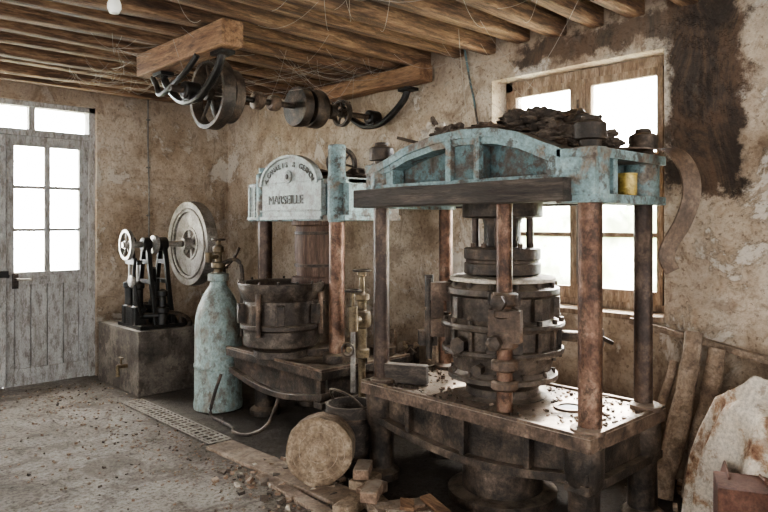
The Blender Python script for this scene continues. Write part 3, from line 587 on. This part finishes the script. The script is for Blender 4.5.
def crumb(x,y,z,s_,k): b.box((x,y,z+s_*.35),(s_,s_*random.uniform(.4,1),s_*random.uniform(.3,.8)),k,(random.uniform(-20,20),random.uniform(-20,20),random.uniform(0,180)))
for i in range(1100):
    x=random.uniform(1.1,2.25) if random.random()<.45 else random.uniform(1.8,2.42); y=random.uniform(2.6,6.6)
    crumb(x,y,0,random.uniform(.004,.018),random.choice(['palewood','brick','brick','rag']))
for i in range(380):
    x=random.uniform(3.5,3.9) if random.random()<.3 else random.uniform(1.95,2.55); y=random.uniform(1.3,3.6)
    crumb(x,y,0,random.uniform(.012,.05),random.choice(['palewood','brick','dkwood','rag','cream']))
b.done(0)
b=B('bed_crumbs')
for i in range(520):
    x=random.uniform(2.69,3.36); y=random.uniform(1.54,2.96)
    if (x-cx)**2+(y-cy)**2<.07 or abs(x-3.04)<.1 and abs(y-1.83)<.1: continue
    crumb(x,y,.566,random.uniform(.004,.02),random.choice(['palewood','rag','rag','rust','dkwood']))
b.done(0)
b=B('cobwebs')
def strand(s0,e,sag,r=.0012):
    s0=Vector(s0);e=Vector(e); P=[s0.lerp(e,t/8)-Vector((0,0,sag*4*(t/8)*(1-t/8))) for t in range(9)]; b.tube(P,r,'web',4)
for i in range(26):
    x=random.uniform(1.6,3.9); y=random.uniform(1.9,5.5)
    strand((x,y,2.77),(random.uniform(x-.3,min(3.95,x+.8)),y+random.uniform(-.7,.7),random.uniform(2.6,2.77)),.07)
for cl in range(16):     # clustered web fans hanging between joists
    x=random.uniform(1.6,3.8); y=random.uniform(2.0,6.2)
    for i in range(9):
        strand((x+random.uniform(-.03,.03),y,2.78),(x+random.uniform(-.35,.35),y+random.choice((-.33,.33))+random.uniform(-.05,.05),2.78),random.uniform(.01,.09),.0010)
for i in range(16):
    strand((random.uniform(2.0,3.9),4.2+random.uniform(-.4,.4),2.76),(random.uniform(2.1,3.8),4.2,2.43),.04)
for i in range(5):
    strand((random.uniform(3.2,3.9),random.uniform(1.9,3.2),2.77),(random.uniform(2.75,3.2),random.uniform(1.7,2.7),2.02),.1)
b.done(0)
b=B('exterior_ground'); b.bb(4.36,30,-12,30,-.3,-.12,'grass'); b.bb(-10,4.35,7.16,30,-.3,-.12,'grass'); b.done(0)
b=B('garden_hedge')
for i in range(9): b.blob((8.5+random.random(),1.5+i*.8,.5),(.8,.8,1.3),'leaf',.4,2,4)
b.done(0,80)
# ---------------------------------------------------------------- light
w=bpy.data.worlds.new('sky'); bpy.context.scene.world=w; w.use_nodes=True; nt=w.node_tree; bg=nt.nodes['Background']
tc=N(nt,'ShaderNodeTexCoord'); s=N(nt,'ShaderNodeSeparateXYZ'); nt.links.new(tc.outputs['Generated'],s.inputs[0])
k=mth(nt,'ADD',mth(nt,'MULTIPLY',s.outputs[0],.75),mth(nt,'MULTIPLY',s.outputs[1],.65))
nt.links.new(mrange(nt,k,-.3,.6,4.1,60.0),bg.inputs[1])
bg.inputs[0].default_value=(.94,.98,1,1)
sl=bpy.data.lights.new('sun','SUN'); sl.energy=38; sl.angle=R(6); sl.color=(1,.97,.92)
so=bpy.data.objects.new('sun',sl); so.rotation_euler=Vector((-.95,-.32,-1.0)).to_track_quat('-Z','Y').to_euler(); so.location=(8,4,6); bpy.context.collection.objects.link(so)
# ---------------------------------------------------------------- camera
cd=bpy.data.cameras.new('camera'); cd.sensor_width=36; cd.lens=670/768*36; cd.shift_y=-31/768; cd.clip_start=.05
co=bpy.data.objects.new('camera',cd); co.location=(0,0,1.5); co.rotation_euler=(R(90),0,R(-43.4)); bpy.context.collection.objects.link(co)
bpy.context.scene.camera=co
try: bpy.context.scene.view_settings.look='AgX - Medium High Contrast'
except Exception as e: print(e)
